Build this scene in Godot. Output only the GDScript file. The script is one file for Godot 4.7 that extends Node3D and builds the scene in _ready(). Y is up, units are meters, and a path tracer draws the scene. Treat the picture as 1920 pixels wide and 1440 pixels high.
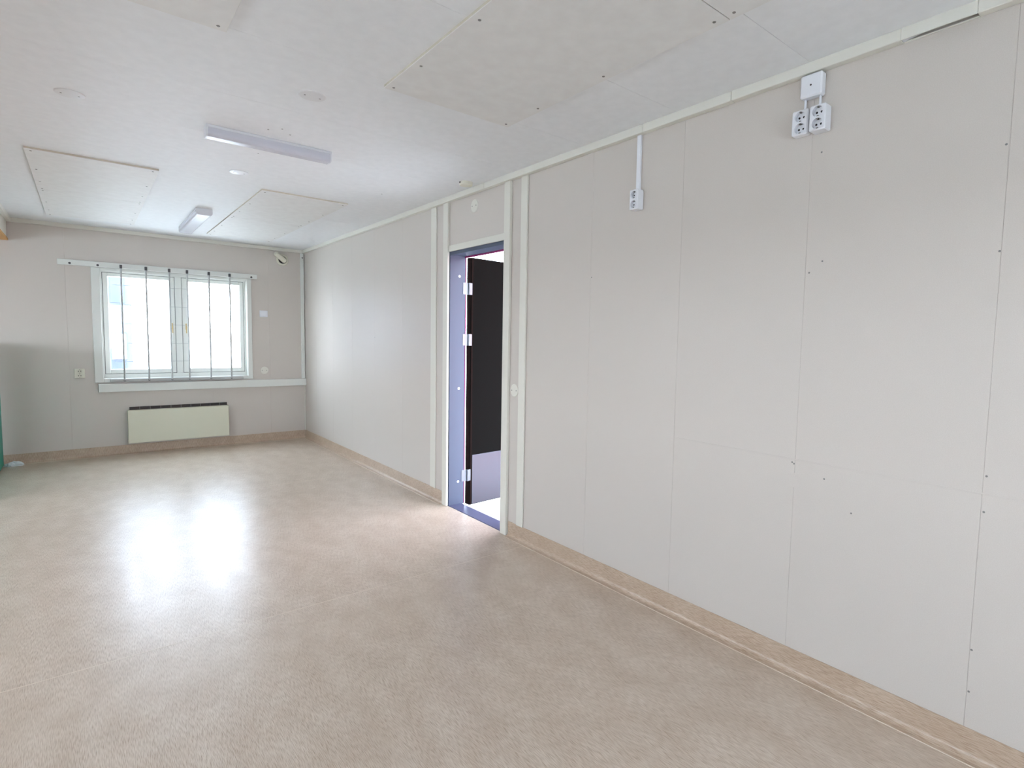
extends Node3D

const CEIL := 2.395
const LEFT_END := -5.6
const NEAR_END := 9.2

var M := {}
var used_names := {}


func _ready() -> void:
	make_camera_and_light()
	make_materials()
	build_floor()
	build_walls()
	build_ceiling()
	build_baseboards()
	build_trims()
	build_windows()
	build_door()
	build_outside()
	build_ceiling_boards()
	build_ceiling_lights()
	build_cover_discs()
	build_sockets()
	build_far_wall_things()
	build_left_corner_things()


# ---------------------------------------------------------------- camera, sky, exposure

func make_camera_and_light() -> void:
	var cam := Camera3D.new()
	cam.name = "camera"
	add_child(cam)
	var f := 1036.204
	cam.near = 0.05
	cam.far = 500.0
	cam.set_frustum(2.0 * 0.05 * 720.0 / f, Vector2(-67.94 / f, -6.83 / f) * 0.05, 0.05, 500.0)
	cam.transform = Transform3D(Basis(
		Vector3(0.76774473, 0.0201307, 0.64043952),
		Vector3(0.03172729, 0.997086, -0.06937502),
		Vector3(-0.63996985, 0.07358172, 0.76486883)), Vector3(-2.1627, 1.3313, 7.4759))
	cam.current = true

	var sky_mat := ProceduralSkyMaterial.new()
	sky_mat.sky_top_color = Color(0.84, 0.92, 1.0)
	sky_mat.sky_horizon_color = Color(0.91, 0.955, 1.0)
	sky_mat.ground_horizon_color = Color(0.80, 0.80, 0.78)
	sky_mat.ground_bottom_color = Color(0.70, 0.70, 0.68)
	sky_mat.sky_energy_multiplier = 1.0
	sky_mat.ground_energy_multiplier = 0.5
	sky_mat.energy_multiplier = 1.0
	var sky := Sky.new()
	sky.sky_material = sky_mat
	var env := Environment.new()
	env.background_mode = Environment.BG_SKY
	env.sky = sky
	env.background_energy_multiplier = 8.0
	env.tonemap_mode = Environment.TONE_MAPPER_LINEAR
	env.tonemap_exposure = 2.5
	env.sdfgi_enabled = true
	env.ssao_enabled = true
	env.ssil_enabled = true
	var we := WorldEnvironment.new()
	we.name = "world"
	we.environment = env
	add_child(we)


# ---------------------------------------------------------------- materials

func srgb(r: float, g: float, b: float) -> Color:
	return Color(r / 255.0, g / 255.0, b / 255.0)


func plain(key: String, c: Color, rough: float, metal := 0.0, spec := 0.5) -> StandardMaterial3D:
	var m := StandardMaterial3D.new()
	m.resource_name = key
	m.albedo_color = c
	m.roughness = rough
	m.metallic = metal
	m.metallic_specular = spec
	M[key] = m
	return m


func noise_tex(w: int, h: int, freq: float, octaves: int, seed_no: int, ramp: Array, kind := FastNoiseLite.TYPE_SIMPLEX_SMOOTH) -> NoiseTexture2D:
	var n := FastNoiseLite.new()
	n.noise_type = kind
	n.seed = seed_no
	n.frequency = freq
	n.fractal_type = FastNoiseLite.FRACTAL_FBM
	n.fractal_octaves = octaves
	var t := NoiseTexture2D.new()
	t.width = w
	t.height = h
	t.seamless = true
	t.normalize = true
	t.noise = n
	if ramp.size():
		var g := Gradient.new()
		var offs := PackedFloat32Array()
		var cols := PackedColorArray()
		for r in ramp:
			offs.append(r[0])
			cols.append(r[1])
		g.offsets = offs
		g.colors = cols
		t.color_ramp = g
	return t


# seamless grey noise between two values
func grey_tex(side: int, freq: float, octaves: int, seed_no: int, low: float, high: float) -> ImageTexture:
	var n := FastNoiseLite.new()
	n.noise_type = FastNoiseLite.TYPE_SIMPLEX_SMOOTH
	n.seed = seed_no
	n.frequency = freq
	n.fractal_octaves = octaves
	var d := n.get_seamless_image(side, side).get_data()
	for i in d.size():
		d[i] = int(lerpf(low, high, d[i] / 255.0) * 255.0)
	return ImageTexture.create_from_image(Image.create_from_data(side, side, false, Image.FORMAT_L8, d))


func make_materials() -> void:
	# floor vinyl: short fibres that run along the room
	var v := plain("vinyl", Color.WHITE, 1.0)
	v.albedo_texture = noise_tex(2048, 1024, 0.2, 3, 11, [[0.0, srgb(154, 128, 106)], [0.34, srgb(200, 180, 161)], [0.52, srgb(216, 199, 182)], [0.75, srgb(224, 209, 194)], [1.0, srgb(233, 221, 208)]])
	v.uv1_scale = Vector3(1.0, 0.11, 1.0)
	v.roughness_texture = grey_tex(512, 0.012, 4, 5, 0.285, 0.37)
	v.metallic_specular = 0.55
	v.detail_enabled = true
	v.detail_blend_mode = BaseMaterial3D.BLEND_MODE_MUL
	v.detail_uv_layer = BaseMaterial3D.DETAIL_UV_2
	v.detail_albedo = noise_tex(512, 512, 0.02, 4, 23, [[0.0, srgb(236, 231, 226)], [1.0, srgb(255, 255, 255)]])
	v.uv2_scale = Vector3(0.6, 0.35, 1.0)

	var vs: StandardMaterial3D = v.duplicate()
	vs.resource_name = "vinyl_skirting"
	vs.albedo_color = Color(0.95, 0.92, 0.89)
	M["vinyl_skirting"] = vs
	var k := plain("wall_panel", Color.WHITE, 0.42, 0.0, 0.5)
	k.albedo_texture = noise_tex(1024, 1024, 0.16, 2, 3, [[0.0, srgb(206, 196, 187)], [1.0, srgb(215, 206, 198)]])
	k.uv1_scale = Vector3(1.7, 1.7, 1.0)
	var c := plain("ceiling_panel", Color.WHITE, 0.6)
	c.albedo_texture = noise_tex(512, 512, 0.03, 3, 9, [[0.0, srgb(234, 234, 235)], [1.0, srgb(240, 240, 241)]])
	c.uv1_scale = Vector3(0.9, 0.9, 0.9)
	var cb := plain("ceiling_board", Color.WHITE, 0.6)
	cb.albedo_texture = noise_tex(512, 512, 0.02, 3, 19, [[0.0, srgb(228, 225, 222)], [1.0, srgb(235, 233, 230)]])
	plain("board_core", srgb(208, 199, 182), 0.8)
	plain("joint", srgb(176, 168, 160), 0.9)
	plain("trim", srgb(226, 222, 211), 0.45)
	plain("window_white", srgb(228, 228, 222), 0.35)
	plain("weld", srgb(222, 206, 189), 0.35)
	plain("white_plastic", srgb(236, 236, 240), 0.35)
	plain("cream_plastic", srgb(228, 223, 206), 0.4)
	plain("cover_disc", srgb(226, 224, 224), 0.4)
	plain("diffuser", srgb(206, 205, 214), 0.25)
	plain("light_body", srgb(222, 222, 226), 0.4)
	plain("hole_shade", srgb(38, 36, 36), 0.8)
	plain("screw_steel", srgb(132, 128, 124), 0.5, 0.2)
	plain("radiator", srgb(224, 221, 200), 0.5)
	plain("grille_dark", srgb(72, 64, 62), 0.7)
	plain("guard_steel", srgb(186, 186, 184), 0.5)
	plain("guard_hook", srgb(84, 82, 84), 0.6)
	plain("jamb_paint", srgb(76, 86, 106), 0.5)
	plain("threshold", srgb(80, 82, 110), 0.4)
	plain("gasket_pink", srgb(150, 42, 104), 0.6)
	plain("door_black", srgb(20, 19, 18), 0.8, 0.0, 0.08)
	plain("door_edge", srgb(30, 22, 20), 0.7, 0.0, 0.08)
	plain("kick_steel", srgb(96, 97, 106), 0.4, 0.9)
	plain("hinge_steel", srgb(130, 136, 144), 0.4, 0.6)
	plain("brass", srgb(196, 170, 120), 0.4, 0.3)
	plain("raw_wood", srgb(206, 158, 98), 0.7)
	plain("teal_vinyl", srgb(36, 152, 132), 0.5)
	plain("bag_white", srgb(228, 236, 238), 0.5)
	plain("facade", srgb(206, 204, 200), 0.7)
	plain("red_paint", srgb(168, 58, 52), 0.7)
	plain("deck", srgb(206, 204, 200), 0.8)
	plain("ground", srgb(214, 212, 208), 0.95)
	plain("outside_wall", srgb(78, 84, 106), 0.8)
	plain("outside_light", srgb(226, 230, 236), 0.8)
	plain("outside_glass", srgb(52, 60, 80), 0.3)
	var g := plain("pane", Color(0.95, 0.98, 1.0, 0.04), 0.02)
	g.transparency = BaseMaterial3D.TRANSPARENCY_ALPHA


# ---------------------------------------------------------------- helpers

func numbered(called: String) -> String:
	var n: int = used_names.get(called, -1) + 1
	used_names[called] = n
	return called if n == 0 else "%s_%03d" % [called, n]


func tag(o: Node3D, label: String, category: String, group := "", kind := "") -> Node3D:
	o.set_meta("label", label)
	o.set_meta("category", category)
	if group:
		o.set_meta("group", group)
	if kind:
		o.set_meta("kind", kind)
	return o


func thing(called: String, label: String, category: String, at := Vector3.ZERO, group := "", kind := "") -> Node3D:
	var o := Node3D.new()
	o.name = numbered(called)
	add_child(o)
	o.position = at
	tag(o, label, category, group, kind)
	return o


func fixed(called: String, label: String, category: String) -> Node3D:
	var o := Node3D.new()
	o.name = called
	add_child(o)
	tag(o, label, category, "", "structure")
	return o


func new_st() -> SurfaceTool:
	var st := SurfaceTool.new()
	st.begin(Mesh.PRIMITIVE_TRIANGLES)
	return st


# commits a shape as one named mesh under a parent
func part(called: String, st: SurfaceTool, mat: String, parent: Node3D, at := Vector3.ZERO) -> MeshInstance3D:
	return part_mesh(called, st.commit(), mat, parent, at)


func part_mesh(called: String, mesh: Mesh, mat: String, parent: Node3D, at := Vector3.ZERO) -> MeshInstance3D:
	var o := MeshInstance3D.new()
	o.name = called
	o.mesh = mesh
	o.material_override = M[mat]
	o.position = at
	parent.add_child(o, true)
	return o


# a flat convex polygon facing along n
func poly(st: SurfaceTool, pts: Array, n: Vector3) -> void:
	var q := pts.duplicate()
	var c: Vector3 = (q[1] - q[0]).cross(q[2] - q[0])
	if c.dot(n) > 0.0:
		q.reverse()
	var m := n.abs()
	for i in range(1, q.size() - 1):
		for p in [q[0], q[i], q[i + 1]]:
			var uv := Vector2(p.x, p.z) if m.y >= m.x and m.y >= m.z else Vector2(p.y, p.z) if m.x >= m.z else Vector2(p.x, p.y)
			st.set_normal(n)
			st.set_uv(uv)
			st.set_uv2(uv)
			st.add_vertex(p)


# a box from lo to hi with all edges chamfered by c
func bx(st: SurfaceTool, lo: Vector3, hi: Vector3, c := 0.0) -> void:
	var mid := (lo + hi) / 2.0
	var h := (hi - lo) / 2.0
	c = minf(c, minf(h.x, minf(h.y, h.z)) * 0.95)
	for ax in 3:
		var u := (ax + 1) % 3
		var v := (ax + 2) % 3
		for s in [-1.0, 1.0]:
			var pts := []
			for k in [[-1, -1], [1, -1], [1, 1], [-1, 1]]:
				var p := mid
				p[ax] += s * h[ax]
				p[u] += k[0] * (h[u] - c)
				p[v] += k[1] * (h[v] - c)
				pts.append(p)
			var n := Vector3.ZERO
			n[ax] = s
			poly(st, pts, n)
	if c <= 0.0:
		return
	for ax in 3:   # edges that run along ax
		var u := (ax + 1) % 3
		var v := (ax + 2) % 3
		for su in [-1.0, 1.0]:
			for sv in [-1.0, 1.0]:
				var pts := []
				for k in [[-1, 0], [1, 0], [1, 1], [-1, 1]]:
					var p := mid
					p[ax] += k[0] * (h[ax] - c)
					p[u] += su * (h[u] - (c if k[1] == 1 else 0.0))
					p[v] += sv * (h[v] - (c if k[1] == 0 else 0.0))
					pts.append(p)
				var n := Vector3.ZERO
				n[u] = su
				n[v] = sv
				poly(st, pts, n.normalized())
	for sx in [-1.0, 1.0]:
		for sy in [-1.0, 1.0]:
			for sz in [-1.0, 1.0]:
				var s := Vector3(sx, sy, sz)
				var pts := []
				for ax in 3:
					var p := mid + s * (h - Vector3(c, c, c))
					p[ax] = mid[ax] + s[ax] * h[ax]
					pts.append(p)
				poly(st, pts, s.normalized())


func box(called: String, lo: Vector3, hi: Vector3, mat: String, parent: Node3D, c := 0.0) -> MeshInstance3D:
	var st := new_st()
	bx(st, lo, hi, c)
	return part(called, st, mat, parent)


# a lathed profile [[radius, height], ...] about an axis; smooth round it, flat along it
func lathe(st: SurfaceTool, at: Vector3, axis: Vector3, prof: Array, seg := 32) -> void:
	var z := axis.normalized()
	var x := (Vector3.UP if absf(z.y) < 0.9 else Vector3.RIGHT).cross(z).normalized()
	var y := z.cross(x)
	for i in prof.size() - 1:
		var r0: float = prof[i][0]
		var h0: float = prof[i][1]
		var r1: float = prof[i + 1][0]
		var h1: float = prof[i + 1][1]
		var dr := r1 - r0
		var dh := h1 - h0
		var len2 := sqrt(dr * dr + dh * dh)
		if len2 < 1e-7:
			continue
		for k in seg:
			var a0 := TAU * k / seg
			var a1 := TAU * (k + 1) / seg
			var d0 := x * cos(a0) + y * sin(a0)
			var d1 := x * cos(a1) + y * sin(a1)
			var n0 := (d0 * dh - z * dr) / len2
			var n1 := (d1 * dh - z * dr) / len2
			var a := at + d0 * r0 + z * h0
			var b := at + d1 * r0 + z * h0
			var c := at + d1 * r1 + z * h1
			var d := at + d0 * r1 + z * h1
			for q in [[a, n0], [c, n1], [b, n1], [a, n0], [d, n0], [c, n1]]:
				st.set_normal(q[1])
				st.set_uv(Vector2(q[0].x + q[0].z, q[0].y))
				st.set_uv2(Vector2(q[0].x + q[0].z, q[0].y))
				st.add_vertex(q[0])


func rod(st: SurfaceTool, a: Vector3, b: Vector3, r: float, seg := 10) -> void:
	var l := (b - a).length()
	lathe(st, a, b - a, [[0.0, 0.0], [r, 0.0], [r, l], [0.0, l]], seg)


# a profile of 2-D points, closed, swept straight from one place to another; to_3d turns (point, t) into a place
func sweep(st: SurfaceTool, prof: Array, a: Vector3, b: Vector3, ux: Vector3, uy: Vector3) -> void:
	var mid := Vector2.ZERO
	for p in prof:
		mid += p
	mid /= prof.size()
	var n := prof.size()
	for i in n:
		var p: Vector2 = prof[i]
		var q: Vector2 = prof[(i + 1) % n]
		var e := q - p
		var out2 := Vector2(e.y, -e.x)
		if signed_area(prof) < 0.0:
			out2 = -out2
		var nn := (ux * out2.x + uy * out2.y).normalized()
		poly(st, [a + ux * p.x + uy * p.y, a + ux * q.x + uy * q.y, b + ux * q.x + uy * q.y, b + ux * p.x + uy * p.y], nn)
	var tris := Geometry2D.triangulate_polygon(PackedVector2Array(prof))
	for t in range(0, tris.size(), 3):
		for e in [[a, (a - b).normalized()], [b, (b - a).normalized()]]:
			var pts := []
			for k in 3:
				var p: Vector2 = prof[tris[t + k]]
				pts.append(e[0] + ux * p.x + uy * p.y)
			poly(st, pts, e[1])


func signed_area(prof: Array) -> float:
	var s := 0.0
	for i in prof.size():
		var p: Vector2 = prof[i]
		var q: Vector2 = prof[(i + 1) % prof.size()]
		s += p.x * q.y - q.x * p.y
	return s


# ---------------------------------------------------------------- shell

func build_floor() -> void:
	var f := fixed("floor", "beige speckled sheet vinyl floor with welded seams", "floor")
	box("subfloor", Vector3(LEFT_END - 0.15, -0.15, -0.15), Vector3(0.0, -0.004, NEAR_END + 0.15), "joint", f)
	var cuts := [0.0, 2.262, 4.72, 7.1, NEAR_END]
	for i in 4:
		box("vinyl_sheet", Vector3(LEFT_END, -0.004, cuts[i] + 0.002), Vector3(0.0, 0.0, cuts[i + 1] - 0.002), "vinyl", f)
	for i in [1, 2, 3]:
		var st := new_st()
		sweep(st, [Vector2(-0.003, -0.002), Vector2(-0.002, 0.0006), Vector2(0.002, 0.0006), Vector2(0.003, -0.002)], Vector3(LEFT_END, 0, cuts[i]), Vector3(0, 0, cuts[i]), Vector3.BACK, Vector3.UP)
		part("weld_bead", st, "weld", f)


# cuts [a0, a1] x [y0, y1] by a hole and returns the rectangles that are left
func cut(a0: float, a1: float, y0: float, y1: float, hole: Array) -> Array:
	if hole.is_empty() or a1 <= hole[0] or a0 >= hole[1]:
		return [[a0, a1, y0, y1]]
	var out := []
	if a0 < hole[0]:
		out.append([a0, hole[0], y0, y1])
	if a1 > hole[1]:
		out.append([hole[1], a1, y0, y1])
	var m0: float = maxf(a0, hole[0])
	var m1: float = minf(a1, hole[1])
	if hole[2] > y0:
		out.append([m0, m1, y0, hole[2]])
	if hole[3] < y1:
		out.append([m0, m1, hole[3], y1])
	return out


func cut_all(a0: float, a1: float, y0: float, y1: float, holes: Array) -> Array:
	var rects := [[a0, a1, y0, y1]]
	for h in holes:
		var next := []
		for r in rects:
			next.append_array(cut(r[0], r[1], r[2], r[3], h))
		rects = next
	return rects


# a wall of panels on the plane coordinate "plane" along axis ax (0 = x, 2 = z); thick grows away from the room
func panel_wall(w: Node3D, ax: int, plane: float, away: float, cuts: Array, holes: Array) -> void:
	var al := 2 if ax == 0 else 0
	var t := 0.012
	for i in cuts.size() - 1:
		var rects := cut_all(cuts[i], cuts[i + 1], 0.0, CEIL, holes)
		var st := new_st()
		for r in rects:
			var lo := Vector3.ZERO
			var hi := Vector3.ZERO
			lo[ax] = minf(plane, plane + away * t)
			hi[ax] = maxf(plane, plane + away * t)
			lo[al] = r[0] + (0.0001 if absf(r[0] - cuts[i]) < 1e-4 and i > 0 else 0.0)
			hi[al] = r[1] - (0.0001 if absf(r[1] - cuts[i + 1]) < 1e-4 else 0.0)
			lo.y = r[2]
			hi.y = r[3]
			bx(st, lo, hi, 0.0013 if rects.size() == 1 else 0.0)
		if rects.size():
			part("wall_panel", st, "wall_panel", w)
	# the insulated body behind the panels
	for r in cut_all(cuts[0], cuts[-1], -0.15, CEIL + 0.15, holes):
		var lo := Vector3.ZERO
		var hi := Vector3.ZERO
		lo[ax] = minf(plane + away * t, plane + away * 0.136)
		hi[ax] = maxf(plane + away * t, plane + away * 0.136)
		lo[al] = r[0]
		hi[al] = r[1]
		lo.y = r[2]
		hi.y = r[3]
		box("wall_core", lo, hi, "joint", w)


func build_walls() -> void:
	var wr := fixed("wall_right", "pale beige panelled side wall pierced by the open doorway", "wall")
	panel_wall(wr, 0, 0.0, 1.0, [0.0, 0.45, 1.05, 1.65, 2.24, 2.858, 3.45, 3.676, 4.43, 4.64, 5.24, 5.845, 6.44, 7.042, 7.64, 8.24, 8.84, NEAR_END], [[3.676, 4.43, -0.15, 1.99]])
	box("facade_skin", Vector3(0.136, -0.3, -0.15), Vector3(0.142, CEIL + 0.2, 3.676), "facade", wr)
	box("facade_skin", Vector3(0.136, -0.3, 4.43), Vector3(0.142, CEIL + 0.2, NEAR_END + 0.15), "facade", wr)
	box("facade_skin", Vector3(0.136, 1.99, 3.676), Vector3(0.142, CEIL + 0.2, 4.43), "facade", wr)
	# discs with the shade of nail holes and dents in their colour, and filler
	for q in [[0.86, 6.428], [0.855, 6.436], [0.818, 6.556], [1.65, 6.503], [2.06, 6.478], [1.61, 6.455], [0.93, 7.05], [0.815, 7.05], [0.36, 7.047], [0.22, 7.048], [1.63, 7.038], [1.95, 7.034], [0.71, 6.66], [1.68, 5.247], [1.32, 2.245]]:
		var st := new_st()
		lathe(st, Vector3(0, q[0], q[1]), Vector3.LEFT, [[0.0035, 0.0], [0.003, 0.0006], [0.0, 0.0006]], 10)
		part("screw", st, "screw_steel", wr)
	var st1 := new_st()
	bx(st1, Vector3(-0.0014, 0.870, 5.846), Vector3(0.0, 0.8755, 7.3), 0.001)
	part("filler_line", st1, "wall_panel", wr)
	var st2 := new_st()
	lathe(st2, Vector3(0, 0.79, 6.435), Vector3.LEFT, [[0.03, 0.0], [0.02, 0.0012], [0.0, 0.0014]], 9)
	part("filler_patch", st2, "wall_panel", wr).scale = Vector3(1, 1.0, 1.0)

	var wf := fixed("wall_far", "pale beige panelled end wall around the window", "wall")
	panel_wall(wf, 2, 0.0, -1.0, [LEFT_END, -5.4, -4.77, -4.15, -3.53, -2.92, -2.303, -1.66, -1.03, -0.416, 0.14], [[-2.04, -0.655, 0.808, 1.975]])
	var wl := fixed("wall_left", "pale panelled wall of the adjoining bay", "wall")
	panel_wall(wl, 0, LEFT_END, -1.0, [0.0, 0.6, 1.2, 1.8, 2.4, 3.0, 3.6, 4.2, 4.8, 5.4, 6.0, 6.6, 7.2, 7.8, 8.4, NEAR_END], [[0.7, 2.085, 0.808, 1.975], [2.9, 4.285, 0.808, 1.975], [5.4, 6.785, 0.808, 1.975]])
	var wn := fixed("wall_near", "pale panelled end wall behind the viewpoint", "wall")
	panel_wall(wn, 2, NEAR_END, 1.0, [LEFT_END, -5.0, -4.4, -3.8, -3.2, -2.6, -2.0, -1.4, -0.8, -0.2, 0.14], [[-2.04, -0.655, 0.808, 1.975], [-4.94, -3.555, 0.808, 1.975]])


func build_ceiling() -> void:
	var c := fixed("ceiling", "white panelled ceiling with hairline joints", "ceiling")
	var z := 6.43
	var cuts := [NEAR_END]
	z = 6.43 + 4 * 0.615
	while z > 0.3:
		cuts.append(z)
		z -= 0.615
	cuts.append(0.0)
	for i in cuts.size() - 1:
		for xs in [[-2.72, 0.0], [LEFT_END, -2.86]]:
			box("ceiling_panel", Vector3(xs[0], CEIL, cuts[i + 1] + 0.0004), Vector3(xs[1], CEIL + 0.012, cuts[i] - 0.0004), "ceiling_panel", c, 0.0007)
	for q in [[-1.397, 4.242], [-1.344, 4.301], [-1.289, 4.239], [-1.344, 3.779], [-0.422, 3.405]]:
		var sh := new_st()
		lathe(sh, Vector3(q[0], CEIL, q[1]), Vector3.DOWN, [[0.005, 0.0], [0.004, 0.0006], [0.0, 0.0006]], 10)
		part("screw", sh, "screw_steel", c)  # discs whose grey carries the shade inside old screw holes
	box("ceiling_core", Vector3(LEFT_END - 0.15, CEIL + 0.012, -0.15), Vector3(0.15, CEIL + 0.2, NEAR_END + 0.15), "joint", c)
	# the header between the two bays, with its raw wooden underside
	var h := fixed("trim_1", "white header beam along the bay opening with raw wooden underside", "beam")
	box("beam", Vector3(-2.86, 2.2, 0.0), Vector3(-2.715, CEIL, NEAR_END), "trim", h, 0.002)
	box("wooden_underside", Vector3(-2.855, 2.178, 0.0), Vector3(-2.706, 2.2, NEAR_END), "raw_wood", h, 0.002)


func skirting_profile() -> Array:
	var pr := [Vector2(0.0, 0.1), Vector2(0.003, 0.1), Vector2(0.004, 0.099)]
	for i in 7:
		var a := PI + (PI / 2.0) * i / 6.0
		pr.append(Vector2(0.026, 0.024) + Vector2(cos(a), sin(a)) * 0.022)
	pr.append(Vector2(0.036, 0.001))
	pr.append(Vector2(0.036, 0.0))
	pr.append(Vector2(0.0, 0.0))
	return pr


func build_baseboards() -> void:
	var specs := [
		["baseboard_right", "coved beige vinyl skirting along the doorway wall", [[Vector3(0, 0, 0.0), Vector3(0, 0, 3.61)], [Vector3(0, 0, 4.5), Vector3(0, 0, NEAR_END)]], Vector3.LEFT],
		["baseboard_far", "coved beige vinyl skirting under the window", [[Vector3(LEFT_END, 0, 0), Vector3(0, 0, 0)]], Vector3.BACK],
		["baseboard_left", "coved beige vinyl skirting in the adjoining bay", [[Vector3(LEFT_END, 0, 0), Vector3(LEFT_END, 0, NEAR_END)]], Vector3.RIGHT],
		["baseboard_near", "coved beige vinyl skirting behind the viewpoint", [[Vector3(LEFT_END, 0, NEAR_END), Vector3(0, 0, NEAR_END)]], Vector3.FORWARD]]
	for s in specs:
		var b := fixed(s[0], s[1], "skirting")
		for run in s[2]:
			var st := new_st()
			sweep(st, skirting_profile(), run[0], run[1], s[3], Vector3.UP)
			part("skirting", st, "vinyl_skirting", b)
			var w := new_st()
			sweep(w, [Vector2(0.0355, 0.0), Vector2(0.036, 0.0016), Vector2(0.039, 0.0016), Vector2(0.0398, 0.0)], run[0], run[1], s[3], Vector3.UP)
			part("weld_bead", w, "weld", b)


func build_trims() -> void:
	# cable trunking in the corner under the ceiling, in lengths
	var t2 := fixed("trim_2", "cream cable trunking under the ceiling along the doorway wall with an open slot", "trunking")
	var d := 0.034
	var y0 := 2.355
	var cuts := [0.034, 2.3, 4.2, 5.611, 6.1, 6.737]
	for i in cuts.size() - 1:
		box("trunking_length", Vector3(-d, y0, cuts[i] + 0.0007), Vector3(0, CEIL, cuts[i + 1] - 0.0007), "trim", t2, 0.002)
	box("trunking_length", Vector3(-d, y0, 6.945), Vector3(0, CEIL, NEAR_END), "trim", t2, 0.002)
	# the length whose lid has dropped: side, top and wall leg only
	box("trunking_side", Vector3(-d, y0, 6.737), Vector3(-d + 0.003, CEIL, 6.945), "trim", t2, 0.0008)
	box("trunking_lip", Vector3(-0.008, y0, 6.737), Vector3(0, y0 + 0.004, 6.945), "trim", t2, 0.0008)
	var st := new_st()
	poly(st, [Vector3(-d + 0.004, y0 + 0.002, 6.738), Vector3(-0.008, y0 + 0.002, 6.738), Vector3(-0.008, CEIL - 0.003, 6.944), Vector3(-d + 0.004, CEIL - 0.003, 6.944)], Vector3(0, -1, 0.15).normalized())
	poly(st, [Vector3(-d + 0.004, y0 + 0.0035, 6.738), Vector3(-0.008, y0 + 0.0035, 6.738), Vector3(-0.008, CEIL - 0.0015, 6.944), Vector3(-d + 0.004, CEIL - 0.0015, 6.944)], Vector3(0, 1, -0.15).normalized())
	part("sagging_lid", st, "light_body", t2)
	var t3 := fixed("trim_3", "cream moulding under the ceiling along the window wall", "moulding")
	box("moulding", Vector3(-2.715, y0, 0), Vector3(0, CEIL, d), "trim", t3, 0.003)
	var t4 := fixed("trim_4", "cream moulding under the ceiling along the header beam", "moulding")
	box("moulding", Vector3(-2.715, y0, d), Vector3(-2.715 + d, CEIL, NEAR_END), "trim", t4, 0.003)
	# upright battens
	var t5 := fixed("trim_5", "cream upright batten between the window end and the doorway", "batten")
	box("batten", Vector3(-0.01, 0.1, 3.40), Vector3(0, y0, 3.485), "trim", t5, 0.003)
	var t6 := fixed("trim_6", "cream upright batten beside the round cover and the doorway", "batten")
	box("batten", Vector3(-0.014, 0.1, 4.602), Vector3(0, y0, 4.668), "trim", t6, 0.003)
	var t7 := fixed("trim_7", "cream casing around the open doorway", "casing")
	box("casing_post", Vector3(-0.02, 0.0, 3.615), Vector3(0, y0, 3.685), "trim", t7, 0.003)
	box("casing_post", Vector3(-0.022, 0.0, 4.428), Vector3(0, y0, 4.495), "trim", t7, 0.003)
	box("casing_head", Vector3(-0.012, 1.985, 3.685), Vector3(0, 2.032, 4.428), "trim", t7, 0.003)
	# corner trunking and the low trunking under the window
	var t8 := fixed("trim_8", "white upright trunking in the corner beside the window", "trunking")
	box("trunking", Vector3(-0.048, 0.772, 0), Vector3(-0.008, y0, 0.022), "window_white", t8, 0.002)
	var sc := new_st()
	lathe(sc, Vector3(-0.026, 2.3, 0.022), Vector3.BACK, [[0.009, 0.0], [0.008, 0.002], [0.0, 0.003]], 12)
	part("screw", sc, "screw_steel", t8)
	box("corner_bead", Vector3(-0.014, 0.1, 0), Vector3(-0.002, 0.684, 0.012), "trim", t8, 0.002)
	var t9 := fixed("trim_9", "white horizontal trunking below the window reaching the corner", "trunking")
	box("trunking", Vector3(-2.078, 0.684, 0), Vector3(-0.002, 0.77, 0.05), "window_white", t9, 0.003)


# ---------------------------------------------------------------- windows

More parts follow.
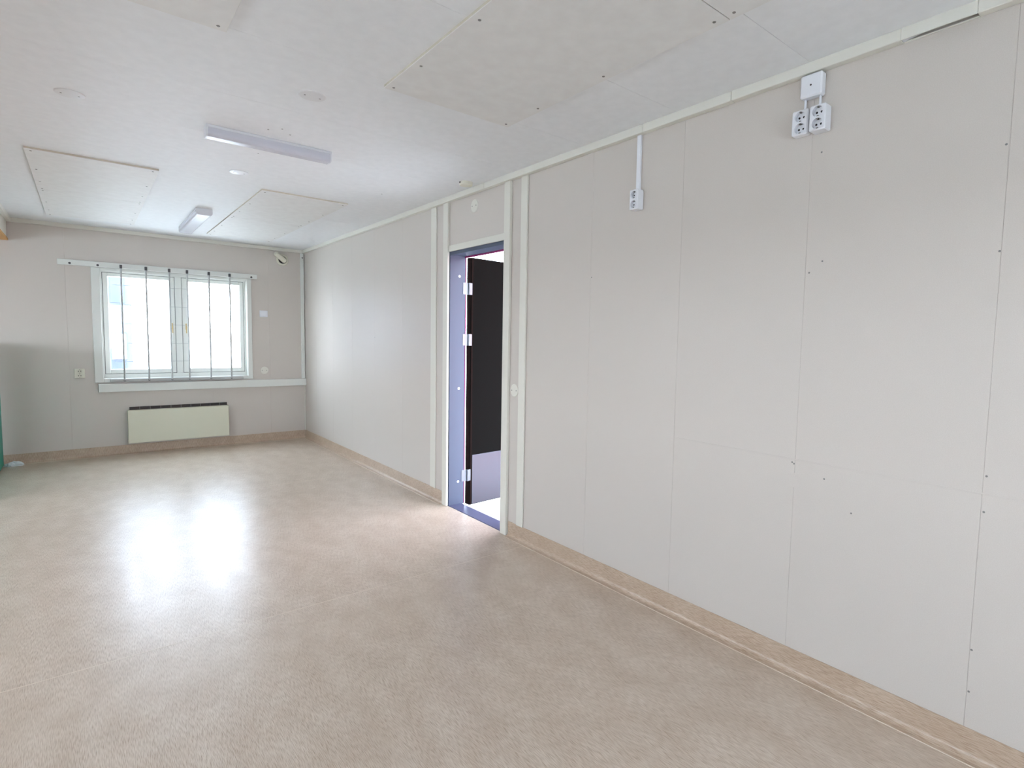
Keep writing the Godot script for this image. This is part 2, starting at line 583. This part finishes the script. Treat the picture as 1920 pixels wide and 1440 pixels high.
# built for an opening from x = -2.04 to -0.655 in a wall on z = 0 whose outside is towards -z
func window_parts(w: Node3D, handles: bool) -> void:
	var x0 := -2.04
	var x1 := -0.655
	var y0 := 0.808
	var y1 := 1.975
	box("casing", Vector3(-2.104, 0.784, 0), Vector3(-2.03, 1.986, 0.016), "window_white", w, 0.003)
	box("casing", Vector3(-0.662, 0.784, 0), Vector3(-0.612, 1.986, 0.016), "window_white", w, 0.003)
	box("casing", Vector3(-2.03, 1.955, 0), Vector3(-0.662, 1.986, 0.014), "window_white", w, 0.003)
	box("window_sill", Vector3(-2.03, 0.784, -0.05), Vector3(-0.662, 0.826, 0.014), "window_white", w, 0.003)
	# lining of the opening
	var fr := new_st()
	bx(fr, Vector3(x0, y0, -0.14), Vector3(x0 + 0.012, y1, 0.0))
	bx(fr, Vector3(x1 - 0.012, y0, -0.14), Vector3(x1, y1, 0.0))
	bx(fr, Vector3(x0, y1 - 0.012, -0.14), Vector3(x1, y1, 0.0))
	bx(fr, Vector3(x0, y0, -0.14), Vector3(x1, y0 + 0.012, -0.05))
	part("lining", fr, "window_white", w)
	# fixed frame with mullion
	var ff := new_st()
	bx(ff, Vector3(x0 + 0.012, y0, -0.13), Vector3(-2.015, y1, -0.06), 0.002)
	bx(ff, Vector3(-0.683, y0, -0.13), Vector3(x1 - 0.012, y1, -0.06), 0.002)
	bx(ff, Vector3(-2.015, 1.948, -0.13), Vector3(-0.683, y1, -0.06), 0.002)
	bx(ff, Vector3(-2.015, y0, -0.13), Vector3(-0.683, 0.868, -0.06), 0.002)
	bx(ff, Vector3(-1.375, 0.868, -0.13), Vector3(-1.314, 1.948, -0.06), 0.002)
	part("frame", ff, "window_white", w)
	for s in [[-2.015, -1.375, -1.968, -1.43], [-1.314, -0.683, -1.254, -0.727]]:
		var st := new_st()
		var a: float = s[0] + 0.004
		var b: float = s[1] - 0.004
		bx(st, Vector3(a, 0.872, -0.12), Vector3(s[2], 1.944, -0.064), 0.003)
		bx(st, Vector3(s[3], 0.872, -0.12), Vector3(b, 1.944, -0.064), 0.003)
		bx(st, Vector3(s[2], 1.907, -0.12), Vector3(s[3], 1.944, -0.064), 0.003)
		bx(st, Vector3(s[2], 0.872, -0.12), Vector3(s[3], 0.917, -0.064), 0.003)
		var sash := part("sash", st, "window_white", w)
		box("pane", Vector3(s[2] - 0.004, 0.913, -0.094), Vector3(s[3] + 0.004, 1.911, -0.09), "pane", sash)
		var gk := new_st()
		for e in [[Vector3(s[0], 0.868, -0.1), Vector3(a, 1.948, -0.075)], [Vector3(b, 0.868, -0.1), Vector3(s[1], 1.948, -0.075)], [Vector3(a, 1.944, -0.1), Vector3(b, 1.948, -0.075)], [Vector3(a, 0.868, -0.1), Vector3(b, 0.872, -0.075)]]:
			bx(gk, e[0], e[1])
		part("gasket", gk, "guard_hook", sash)
		if handles:
			var hx: float = s[3] + 0.022 if s[0] < -1.5 else s[2] - 0.022
			var hs := new_st()
			bx(hs, Vector3(hx - 0.006, 1.36, -0.064), Vector3(hx + 0.006, 1.43, -0.058), 0.002)
			rod(hs, Vector3(hx, 1.395, -0.058), Vector3(hx, 1.395, -0.04), 0.005)
			bx(hs, Vector3(hx - 0.005, 1.32, -0.042), Vector3(hx + 0.005, 1.4, -0.034), 0.002)
			part("handle", hs, "brass", sash)


func build_windows() -> void:
	var w := fixed("window_1", "white two-sash window flooded with daylight in the end wall", "window")
	window_parts(w, true)
	var k := 2  # unseen windows; most are added to let in more daylight
	for q in [[PI, Vector3(-2.695, 0, NEAR_END), "white two-sash window behind the viewpoint on the doorway side"], [PI, Vector3(-5.595, 0, NEAR_END), "white two-sash window added for daylight behind the viewpoint in the adjoining bay"],
			[PI / 2, Vector3(LEFT_END, 0, 0.045), "unseen white two-sash window placed for daylight at the far end of the adjoining bay"], [PI / 2, Vector3(LEFT_END, 0, 2.245), "unseen white two-sash window placed for daylight in the middle of the adjoining bay"], [PI / 2, Vector3(LEFT_END, 0, 4.745), "unseen white two-sash window placed for daylight at the near end of the adjoining bay"]]:
		var w2 := fixed("window_%d" % k, q[2], "window")
		window_parts(w2, false)
		w2.transform = Transform3D(Basis(Vector3.UP, q[0]), q[1])
		k += 1

	# the burglar guard hung in front of the window
	var g := thing("window_guard", "pale steel rod guard with top and bottom rails across the window", "window guard", Vector3(-1.35, 0.784, 0.016))
	var o := -g.position
	box("rail", o + Vector3(-2.36, 1.986, 0.016), o + Vector3(-0.55, 2.042, 0.034), "window_white", g, 0.004)
	box("rail", o + Vector3(-1.976, 0.787, 0.016), o + Vector3(-0.72, 0.82, 0.04), "guard_steel", g, 0.003)
	for x in [-1.856, -1.642, -1.433, -1.267, -1.056, -0.847]:
		var st := new_st()
		rod(st, o + Vector3(x, 0.80, 0.046), o + Vector3(x, 2.0, 0.042), 0.0085, 10)
		var r := part("rod", st, "guard_steel", g)
		var hk := new_st()
		bx(hk, o + Vector3(x - 0.011, 1.988, 0.034), o + Vector3(x + 0.011, 2.026, 0.056), 0.003)
		part("hook", hk, "guard_hook", r)
		var nut := new_st()
		lathe(nut, o + Vector3(x, 0.803, 0.04), Vector3.BACK, [[0.009, 0.0], [0.009, 0.012], [0.0, 0.013]], 10)
		part("nut", nut, "guard_hook", r)
	for y in [1.815, 1.609, 1.409, 1.203, 1.007]:
		var st := new_st()
		rod(st, o + Vector3(-1.925, y, 0.036), o + Vector3(-0.775, y, 0.036), 0.0022, 6)
		part("cross_wire", st, "guard_steel", g)
	for x in [-2.265, -2.045, -0.615]:
		var st := new_st()
		lathe(st, o + Vector3(x, 2.005, 0.034), Vector3.BACK, [[0.011, 0.0], [0.011, 0.006], [0.0, 0.008]], 10)
		part("bolt", st, "guard_hook", g)


# ---------------------------------------------------------------- door

func build_door() -> void:
	var d := fixed("door_1", "black door with steel kick plate standing open outwards in a blue-grey frame", "door")
	# lining of the opening
	box("jamb", Vector3(0.024, 0.0, 3.676), Vector3(0.141, 1.99, 3.69), "jamb_paint", d, 0.001)
	box("jamb", Vector3(0.024, 0.0, 4.416), Vector3(0.141, 1.99, 4.43), "jamb_paint", d, 0.001)
	box("frame_head", Vector3(0.024, 1.965, 3.69), Vector3(0.141, 1.99, 4.416), "jamb_paint", d, 0.001)
	var sp := new_st()
	bx(sp, Vector3(0.0, 0.0, 3.676), Vector3(0.024, 1.985, 3.694))
	bx(sp, Vector3(0.0, 0.0, 4.412), Vector3(0.024, 1.985, 4.43))
	bx(sp, Vector3(0.0, 1.96, 3.694), Vector3(0.024, 1.985, 4.412))
	part("frame_strip", sp, "jamb_paint", d)
	var gk := new_st()
	bx(gk, Vector3(0.137, 0.004, 3.690), Vector3(0.144, 1.965, 3.6925))
	bx(gk, Vector3(0.132, 1.953, 3.69), Vector3(0.146, 1.966, 4.416))
	part("gasket", gk, "gasket_pink", d)
	box("threshold", Vector3(0.0, -0.05, 3.69), Vector3(0.12, 0.004, 4.416), "threshold", d, 0.004)
	for y in [1.808, 0.932, 0.185]:
		var st := new_st()
		lathe(st, Vector3(0.085, y, 3.69), Vector3.BACK, [[0.01, 0.0], [0.01, 0.0012], [0.0, 0.0016]], 14)
		part("plug", st, "white_plastic", d)
	# the leaf, swung 94.6 degrees out
	var leaf := Node3D.new()
	leaf.name = "leaf"
	d.add_child(leaf, true)
	leaf.position = Vector3(0.188, 0, 3.695)
	leaf.rotation.y = deg_to_rad(4.6)
	box("slab", Vector3(0, -0.024, -0.058), Vector3(0.86, 1.964, 0), "door_black", leaf, 0.004)
	box("edge_strip", Vector3(-0.003, -0.02, -0.054), Vector3(0.0, 1.96, -0.004), "door_edge", leaf, 0.001)
	box("rebate", Vector3(0.003, -0.022, 0.0), Vector3(0.018, 1.962, 0.004), "door_edge", leaf, 0.001)
	box("kick_plate", Vector3(0.024, -0.018, 0.0), Vector3(0.85, 0.385, 0.003), "kick_steel", leaf, 0.001)
	for y in [1.717, 1.316, 0.226]:
		var h := new_st()
		rod(h, Vector3(0.168, y - 0.046, 3.70), Vector3(0.168, y + 0.046, 3.70), 0.008, 12)
		bx(h, Vector3(0.115, y - 0.046, 3.69), Vector3(0.166, y + 0.046, 3.6935), 0.001)
		bx(h, Vector3(0.17, y - 0.046, 3.696), Vector3(0.196, y + 0.046, 3.7005), 0.001)
		part("hinge", h, "hinge_steel", d)


# ---------------------------------------------------------------- outside

func build_outside() -> void:
	var gr := fixed("ground", "bright pale ground outside", "ground")
	box("ground_slab", Vector3(-150, -0.7, -150), Vector3(150, -0.5, 150), "ground", gr)
	var dk := fixed("entrance_deck", "pale landing outside the open door", "landing")
	box("landing", Vector3(0.15, -0.5, 2.2), Vector3(3.2, -0.06, 6.4), "deck", dk, 0.01)
	var ca := fixed("added_canopy", "unseen canopy added over the landing to shade the open door", "canopy")  # added roof and posts that keep sky light off the doorway
	box("roof", Vector3(0.15, 2.5, 2.4), Vector3(1.9, 2.6, 6.2), "facade", ca, 0.01)
	for z in [2.5, 6.1]:
		box("post", Vector3(1.78, -0.06, z - 0.05), Vector3(1.88, 2.5, z + 0.05), "facade", ca, 0.005)
	var rb := fixed("added_red_building", "unseen red building added across from the open door to dim and tint its light", "building")  # unseen block added to cut and redden the light at the doorway
	box("wall", Vector3(4.6, -0.5, 1.0), Vector3(9.0, 3.0, 16.0), "red_paint", rb, 0.02)
	box("roof", Vector3(4.3, 3.0, 0.8), Vector3(9.2, 3.15, 16.2), "facade", rb, 0.02)
	var nb := thing("neighbouring_building", "washed-out bluish building seen through the window", "building", Vector3(-5.0, -0.5, -14.0))
	var o := -nb.position
	box("wall", o + Vector3(-9.0, -0.5, -16.0), o + Vector3(-1.15, 5.6, -12.0), "outside_wall", nb, 0.02)
	for y in [0.0, 1.9, 3.8]:
		box("window", o + Vector3(-1.62, y + 0.2, -12.01), o + Vector3(-1.3, y + 1.3, -11.97), "outside_glass", nb, 0.01)
	box("lit_panel", o + Vector3(-1.62, 0.55, -12.0), o + Vector3(-1.3, 1.25, -11.9), "outside_light", nb, 0.01)
	box("roof_edge", o + Vector3(-9.1, 5.6, -16.1), o + Vector3(-1.05, 5.75, -11.9), "outside_light", nb, 0.01)


# ---------------------------------------------------------------- ceiling things

func build_ceiling_boards() -> void:
	var specs := [
		[-2.408, -1.758, 1.762, 2.967, "cream ceiling board with a crease, beside the wide header beam"],
		[-2.408, -1.758, 0.55, 1.757, "cream ceiling board beside the header beam, next to the window moulding"],
		[-1.135, -0.5, 1.72, 2.925, "cream ceiling board between the lengthwise lamp and the doorway wall"],
		[-1.135, -0.5, 0.5, 1.715, "cream ceiling board between lengthwise lamp and corner, next to the window moulding"],
		[-1.158, -0.515, 5.15, 6.395, "large cream ceiling board near the wall with the twin sockets"],
		[-1.158, -0.515, 6.3975, 7.64, "cream ceiling board over the panels past the twin sockets"],
		[-2.40, -1.75, 5.185, 6.43, "cream ceiling board past the round covers towards the header beam"]]
	for s in specs:
		var th := 0.013
		var b := thing("ceiling_board", s[4], "ceiling board", Vector3(s[0], CEIL, s[2]), "boards screwed to the ceiling")
		box("core", Vector3(0.001, -th + 0.003, 0.001), Vector3(s[1] - s[0] - 0.001, 0, s[3] - s[2] - 0.001), "board_core", b)
		box("face", Vector3(0, -th, 0), Vector3(s[1] - s[0], -th + 0.003, s[3] - s[2]), "ceiling_board", b, 0.001)
		var w: float = s[1] - s[0]
		var l: float = s[3] - s[2]
		for x in [0.03, w - 0.03]:
			for z in [0.03, 0.28, l * 0.56, l - 0.04]:
				var st := new_st()
				lathe(st, Vector3(x, -th, z), Vector3.DOWN, [[0.006, 0.0], [0.005, 0.0015], [0.0, 0.002]], 10)
				part("screw", st, "screw_steel", b)


func lamp_profile(w: float) -> Array:
	var r := 0.022
	var d := 0.056
	var pr := [Vector2(-w / 2, 0.012), Vector2(-w / 2, d - r)]
	for i in range(1, 7):
		var a := PI / 2 * i / 6.0
		pr.append(Vector2(-w / 2 + r - r * cos(a), d - r + r * sin(a)))
	for i in range(0, 6):
		var a := PI / 2 * (1.0 - i / 6.0)
		pr.append(Vector2(w / 2 - r + r * cos(a), d - r + r * sin(a)))
	pr.append(Vector2(w / 2, d - r))
	pr.append(Vector2(w / 2, 0.012))
	return pr


func build_ceiling_lights() -> void:
	for s in [["short grey batten lamp crosswise on the ceiling, switched off", 0.628, 0.088, Vector3(-1.343, CEIL, 4.072), PI / 2],
			["long batten lamp lengthwise on the ceiling near the window, switched off", 1.16, 0.118, Vector3(-1.345, CEIL, 1.265), 0.0]]:
		var l := thing("ceiling_lamp", s[0], "ceiling lamp", s[3], "unlit batten lamps")
		l.rotation.y = s[4]
		var hl: float = s[1] / 2
		var w: float = s[2]
		box("base", Vector3(-w / 2 - 0.002, -0.014, -hl), Vector3(w / 2 + 0.002, 0, hl), "light_body", l, 0.002)
		var st := new_st()
		sweep(st, lamp_profile(w), Vector3(0, 0, -hl + 0.006), Vector3(0, 0, hl - 0.006), Vector3.RIGHT, Vector3.DOWN)
		part("diffuser", st, "diffuser", l)
		for e in [-1.0, 1.0]:
			var cp := new_st()
			sweep(cp, lamp_profile(w + 0.004), Vector3(0, -0.0015, e * (hl - 0.007)), Vector3(0, -0.0015, e * hl), Vector3.RIGHT, Vector3.DOWN)
			part("end_cap", cp, "light_body", l)


func cover(at: Vector3, n: Vector3, r: float, label: String, group: String, mat := "cover_disc") -> Node3D:
	var c := thing("cover_disc", label, "cover plate", at, group)
	var st := new_st()
	lathe(st, Vector3.ZERO, n, [[r, 0.0], [r, 0.002], [r * 0.94, 0.0045], [r * 0.5, 0.006], [0.0, 0.0065]], 40)
	part("plate", st, mat, c)
	var side := (Vector3.RIGHT if absf(n.y) > 0.5 else n.cross(Vector3.UP)).normalized()
	for e in [-0.55, 0.55]:
		var sc := new_st()
		lathe(sc, side * r * e + n * 0.0052, n, [[0.0045, 0.0], [0.004, 0.0012], [0.0, 0.0014]], 10)
		part("screw", sc, "screw_steel", c)
	return c


func build_cover_discs() -> void:
	cover(Vector3(-2.183, CEIL, 4.098), Vector3.DOWN, 0.056, "round white ceiling cover nearest the header beam", "round ceiling covers")
	cover(Vector3(-1.353, CEIL, 4.83), Vector3.DOWN, 0.058, "round white ceiling cover between the big board and the short lamp", "round ceiling covers")
	cover(Vector3(-1.35, CEIL, 3.272), Vector3.DOWN, 0.056, "round white ceiling cover between the two batten lamps", "round ceiling covers", "white_plastic")
	cover(Vector3(0, 2.273, 4.034), Vector3.LEFT, 0.046, "round cover plate on the panel over the doorway", "round wall covers", "trim")
	cover(Vector3(0, 0.992, 4.548), Vector3.LEFT, 0.043, "round cover plate between the doorway casing and the batten", "round wall covers", "trim")
	cover(Vector3(-0.482, 0.882, 0), Vector3.BACK, 0.046, "round cover plate beside the window, just over the trunking", "round wall covers", "trim")
	var v := thing("ceiling_valve", "thick cream round valve on the ceiling over the doorway", "air valve", Vector3(-0.127, CEIL, 4.122))
	var st := new_st()
	lathe(st, Vector3.ZERO, Vector3.DOWN, [[0.045, 0.0], [0.045, 0.018], [0.042, 0.022], [0.03, 0.024], [0.0, 0.024]], 36)
	part("body", st, "cream_plastic", v)
	box("dark_notch", Vector3(-0.05, -0.01, -0.008), Vector3(-0.042, -0.004, 0.004), "grille_dark", v)  # dark block that stands for a notch in the rim


# ---------------------------------------------------------------- sockets

# a double earthed socket; its back lies on x = 0 and it faces -x
func double_socket(called: String, label: String, category: String, at: Vector3, h: float, w: float, d: float, group: String, mat: String, turn := 0.0) -> Node3D:
	var s := thing(called, label, category, at, group)
	s.rotation.y = turn
	var r := minf(w * 0.33, h * 0.21)
	var com := CSGCombiner3D.new()
	com.name = "housing"
	com.material_override = M[mat]
	s.add_child(com, true)
	var st := new_st()
	bx(st, Vector3(-d, -h / 2, -w / 2), Vector3(0, h / 2, w / 2), 0.004)
	st.index()
	var b := CSGMesh3D.new()
	b.name = "block"
	b.mesh = st.commit()
	com.add_child(b, true)
	for e in [-1.0, 1.0]:
		var c := CSGCylinder3D.new()
		c.name = "bore"
		c.operation = CSGShape3D.OPERATION_SUBTRACTION
		c.radius = r
		c.height = 0.036
		c.sides = 28
		c.rotation.z = PI / 2
		c.position = Vector3(-d, e * h * 0.235, 0)
		com.add_child(c, true)
	for e in [-1.0, 1.0]:
		var y: float = e * h * 0.235
		var ins := new_st()
		lathe(ins, Vector3(-d + 0.018, y, 0), Vector3.LEFT, [[r * 0.98, 0.0], [r * 0.98, 0.002], [0.0, 0.002]], 28)
		var insert := part("insert", ins, mat, s)
		for f in [-1.0, 1.0]:
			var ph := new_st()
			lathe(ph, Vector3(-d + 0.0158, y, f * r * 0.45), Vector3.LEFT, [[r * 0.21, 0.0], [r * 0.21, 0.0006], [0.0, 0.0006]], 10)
			part("pin_hole_shade", ph, "hole_shade", insert)  # flat discs coloured with the shade inside the pin holes
			var ct := new_st()
			bx(ct, Vector3(-d + 0.002, y + f * r * 0.86 - 0.002, -0.003), Vector3(-d + 0.012, y + f * r * 0.86 + 0.002, 0.003))
			part("earth_clip", ct, "screw_steel", insert)
	return s


func build_sockets() -> void:
	var g := "double sockets on the doorway wall"
	double_socket("wall_socket", "white double wall socket hanging under a narrow white conduit", "socket", Vector3(0, 2.036, 5.58), 0.098, 0.054, 0.048, g, "white_plastic")
	double_socket("wall_socket", "slimmer white double socket under the junction box, on its doorway side", "socket", Vector3(0, 2.18, 6.404), 0.093, 0.063, 0.036, g, "white_plastic")
	double_socket("wall_socket", "deeper white double socket under the junction box, further from the doorway", "socket", Vector3(0, 2.176, 6.477), 0.093, 0.06, 0.05, g, "white_plastic")
	var c := thing("conduit", "narrow white conduit running from the ceiling trunking down to a socket", "conduit", Vector3(0, 2.085, 5.575))
	box("channel", Vector3(-0.014, 0, -0.012), Vector3(0, 0.272, 0.012), "white_plastic", c, 0.002)
	var j := thing("junction_box", "square white junction box high on the wall over two sockets", "junction box", Vector3(0, 2.308, 6.44))
	box("box", Vector3(-0.036, -0.042, -0.041), Vector3(0, 0.042, 0.041), "white_plastic", j, 0.005)
	var sc := new_st()
	lathe(sc, Vector3(-0.036, 0, 0), Vector3.LEFT, [[0.0035, 0.0], [0.0035, 0.0008], [0.0, 0.001]], 12)
	part("screw", sc, "grille_dark", j)
	var k := 0
	for q in [[6.412, 2.226, "short white cable from the junction box to the slimmer socket"], [6.468, 2.222, "short white cable from the junction box to the deeper socket"]]:
		var cb := thing("cable", q[2], "cable", Vector3(-0.012, q[1], q[0]), "cables below the junction box")
		var st := new_st()
		rod(st, Vector3.ZERO, Vector3(0, 2.268 - q[1], 0), 0.0045, 12)
		part("sheath", st, "white_plastic", cb)
		k += 1
	double_socket("wall_socket", "cream double wall socket beside the window and the radiator", "socket", Vector3(-2.223, 0.885, 0), 0.098, 0.086, 0.03, "", "cream_plastic", PI / 2)


# ---------------------------------------------------------------- far wall

func build_far_wall_things() -> void:
	var s := thing("light_switch", "white square light switch beside the window", "light switch", Vector3(-0.481, 1.576, 0))
	box("plate", Vector3(-0.045, -0.04, 0), Vector3(0.045, 0.04, 0.012), "white_plastic", s, 0.003)
	box("rocker", Vector3(-0.03, -0.028, 0.012), Vector3(0.03, 0.028, 0.016), "white_plastic", s, 0.002)

	var v := thing("wall_vent", "cream round wall vent with a tilted nozzle high in the corner", "air vent", Vector3(-0.258, 2.25, 0))
	var ring := new_st()
	lathe(ring, Vector3.ZERO, Vector3.BACK, [[0.07, 0.0], [0.07, 0.006], [0.062, 0.016], [0.048, 0.018], [0.046, 0.004], [0.0, 0.004]], 36)
	part("flange", ring, "cream_plastic", v)
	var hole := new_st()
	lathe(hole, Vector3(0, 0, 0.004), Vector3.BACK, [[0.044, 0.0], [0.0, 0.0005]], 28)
	part("opening", hole, "grille_dark", v)  # flat disc; the shade of the duct is put into its colour
	var noz := new_st()
	var a := Vector3(0.03, -0.018, 0.02)
	var dir := Vector3(-0.125, 0.088, 0.045)
	lathe(noz, a, dir, [[0.0, 0.0], [0.024, 0.003], [0.029, 0.014], [0.029, dir.length() - 0.012], [0.024, dir.length() - 0.002], [0.0, dir.length()]], 24)
	part("nozzle", noz, "cream_plastic", v)

	var r := thing("radiator", "cream flat panel electric radiator with a dark top grille under the window", "radiator", Vector3(-1.368, 0.124, 0.0))
	var hw := 0.477
	box("front_panel", Vector3(-hw, 0, 0.03), Vector3(hw, 0.357, 0.09), "radiator", r, 0.004)
	box("back_plate", Vector3(-hw + 0.02, 0.02, 0.012), Vector3(hw - 0.008, 0.388, 0.022), "grille_dark", r, 0.001)
	var gs := new_st()
	bx(gs, Vector3(-hw + 0.02, 0.34, 0.022), Vector3(hw - 0.01, 0.366, 0.03))
	part("grille", gs, "grille_dark", r)
	for i in 9:
		var x := -hw + 0.11 + i * 0.0945
		box("grille_fin", Vector3(x - 0.002, 0.35, 0.02), Vector3(x + 0.002, 0.389, 0.036), "screw_steel", r)
	for x in [-0.3, 0.3]:
		box("bracket", Vector3(x - 0.02, 0.1, 0.0), Vector3(x + 0.02, 0.3, 0.03), "screw_steel", r)


func build_left_corner_things() -> void:
	var m := thing("padded_mat", "teal padded mat standing on edge at the header side of the window wall", "mat", Vector3(-2.86, 0, 0.06))
	box("cushion", Vector3(-0.05, 0, 0), Vector3(0.05, 1.2, 1.5), "teal_vinyl", m, 0.015)
	var b := thing("plastic_bag", "small crumpled white plastic bag on the floor against the skirting", "bag", Vector3(-2.738, 0, 0.085))
	var rng := RandomNumberGenerator.new()
	rng.seed = 4
	var st := new_st()
	var rings := 6
	var seg := 14
	var pts := []
	for i in rings + 1:
		var row := []
		for k in seg:
			var t := float(i) / rings
			var rr := sqrt(maxf(0.0, 1.0 - pow(t, 2.0))) if i < rings else 0.0
			var jit := rng.randf_range(0.7, 1.15)
			var ang := TAU * k / seg
			row.append(Vector3(cos(ang) * 0.07 * rr * jit, t * 0.045 * rng.randf_range(0.75, 1.1), sin(ang) * 0.04 * rr * jit))
		pts.append(row)
	for i in rings:
		for k in seg:
			var k2 := (k + 1) % seg
			for tri in [[pts[i][k], pts[i][k2], pts[i + 1][k2]], [pts[i][k], pts[i + 1][k2], pts[i + 1][k]]]:
				var n: Vector3 = (tri[1] - tri[0]).cross(tri[2] - tri[0])
				if n.length() < 1e-9:
					continue
				n = n.normalized()
				if n.dot(tri[0] + tri[1] + tri[2]) < 0.0:
					n = -n
				poly(st, tri, n)
	part("film", st, "bag_white", b)
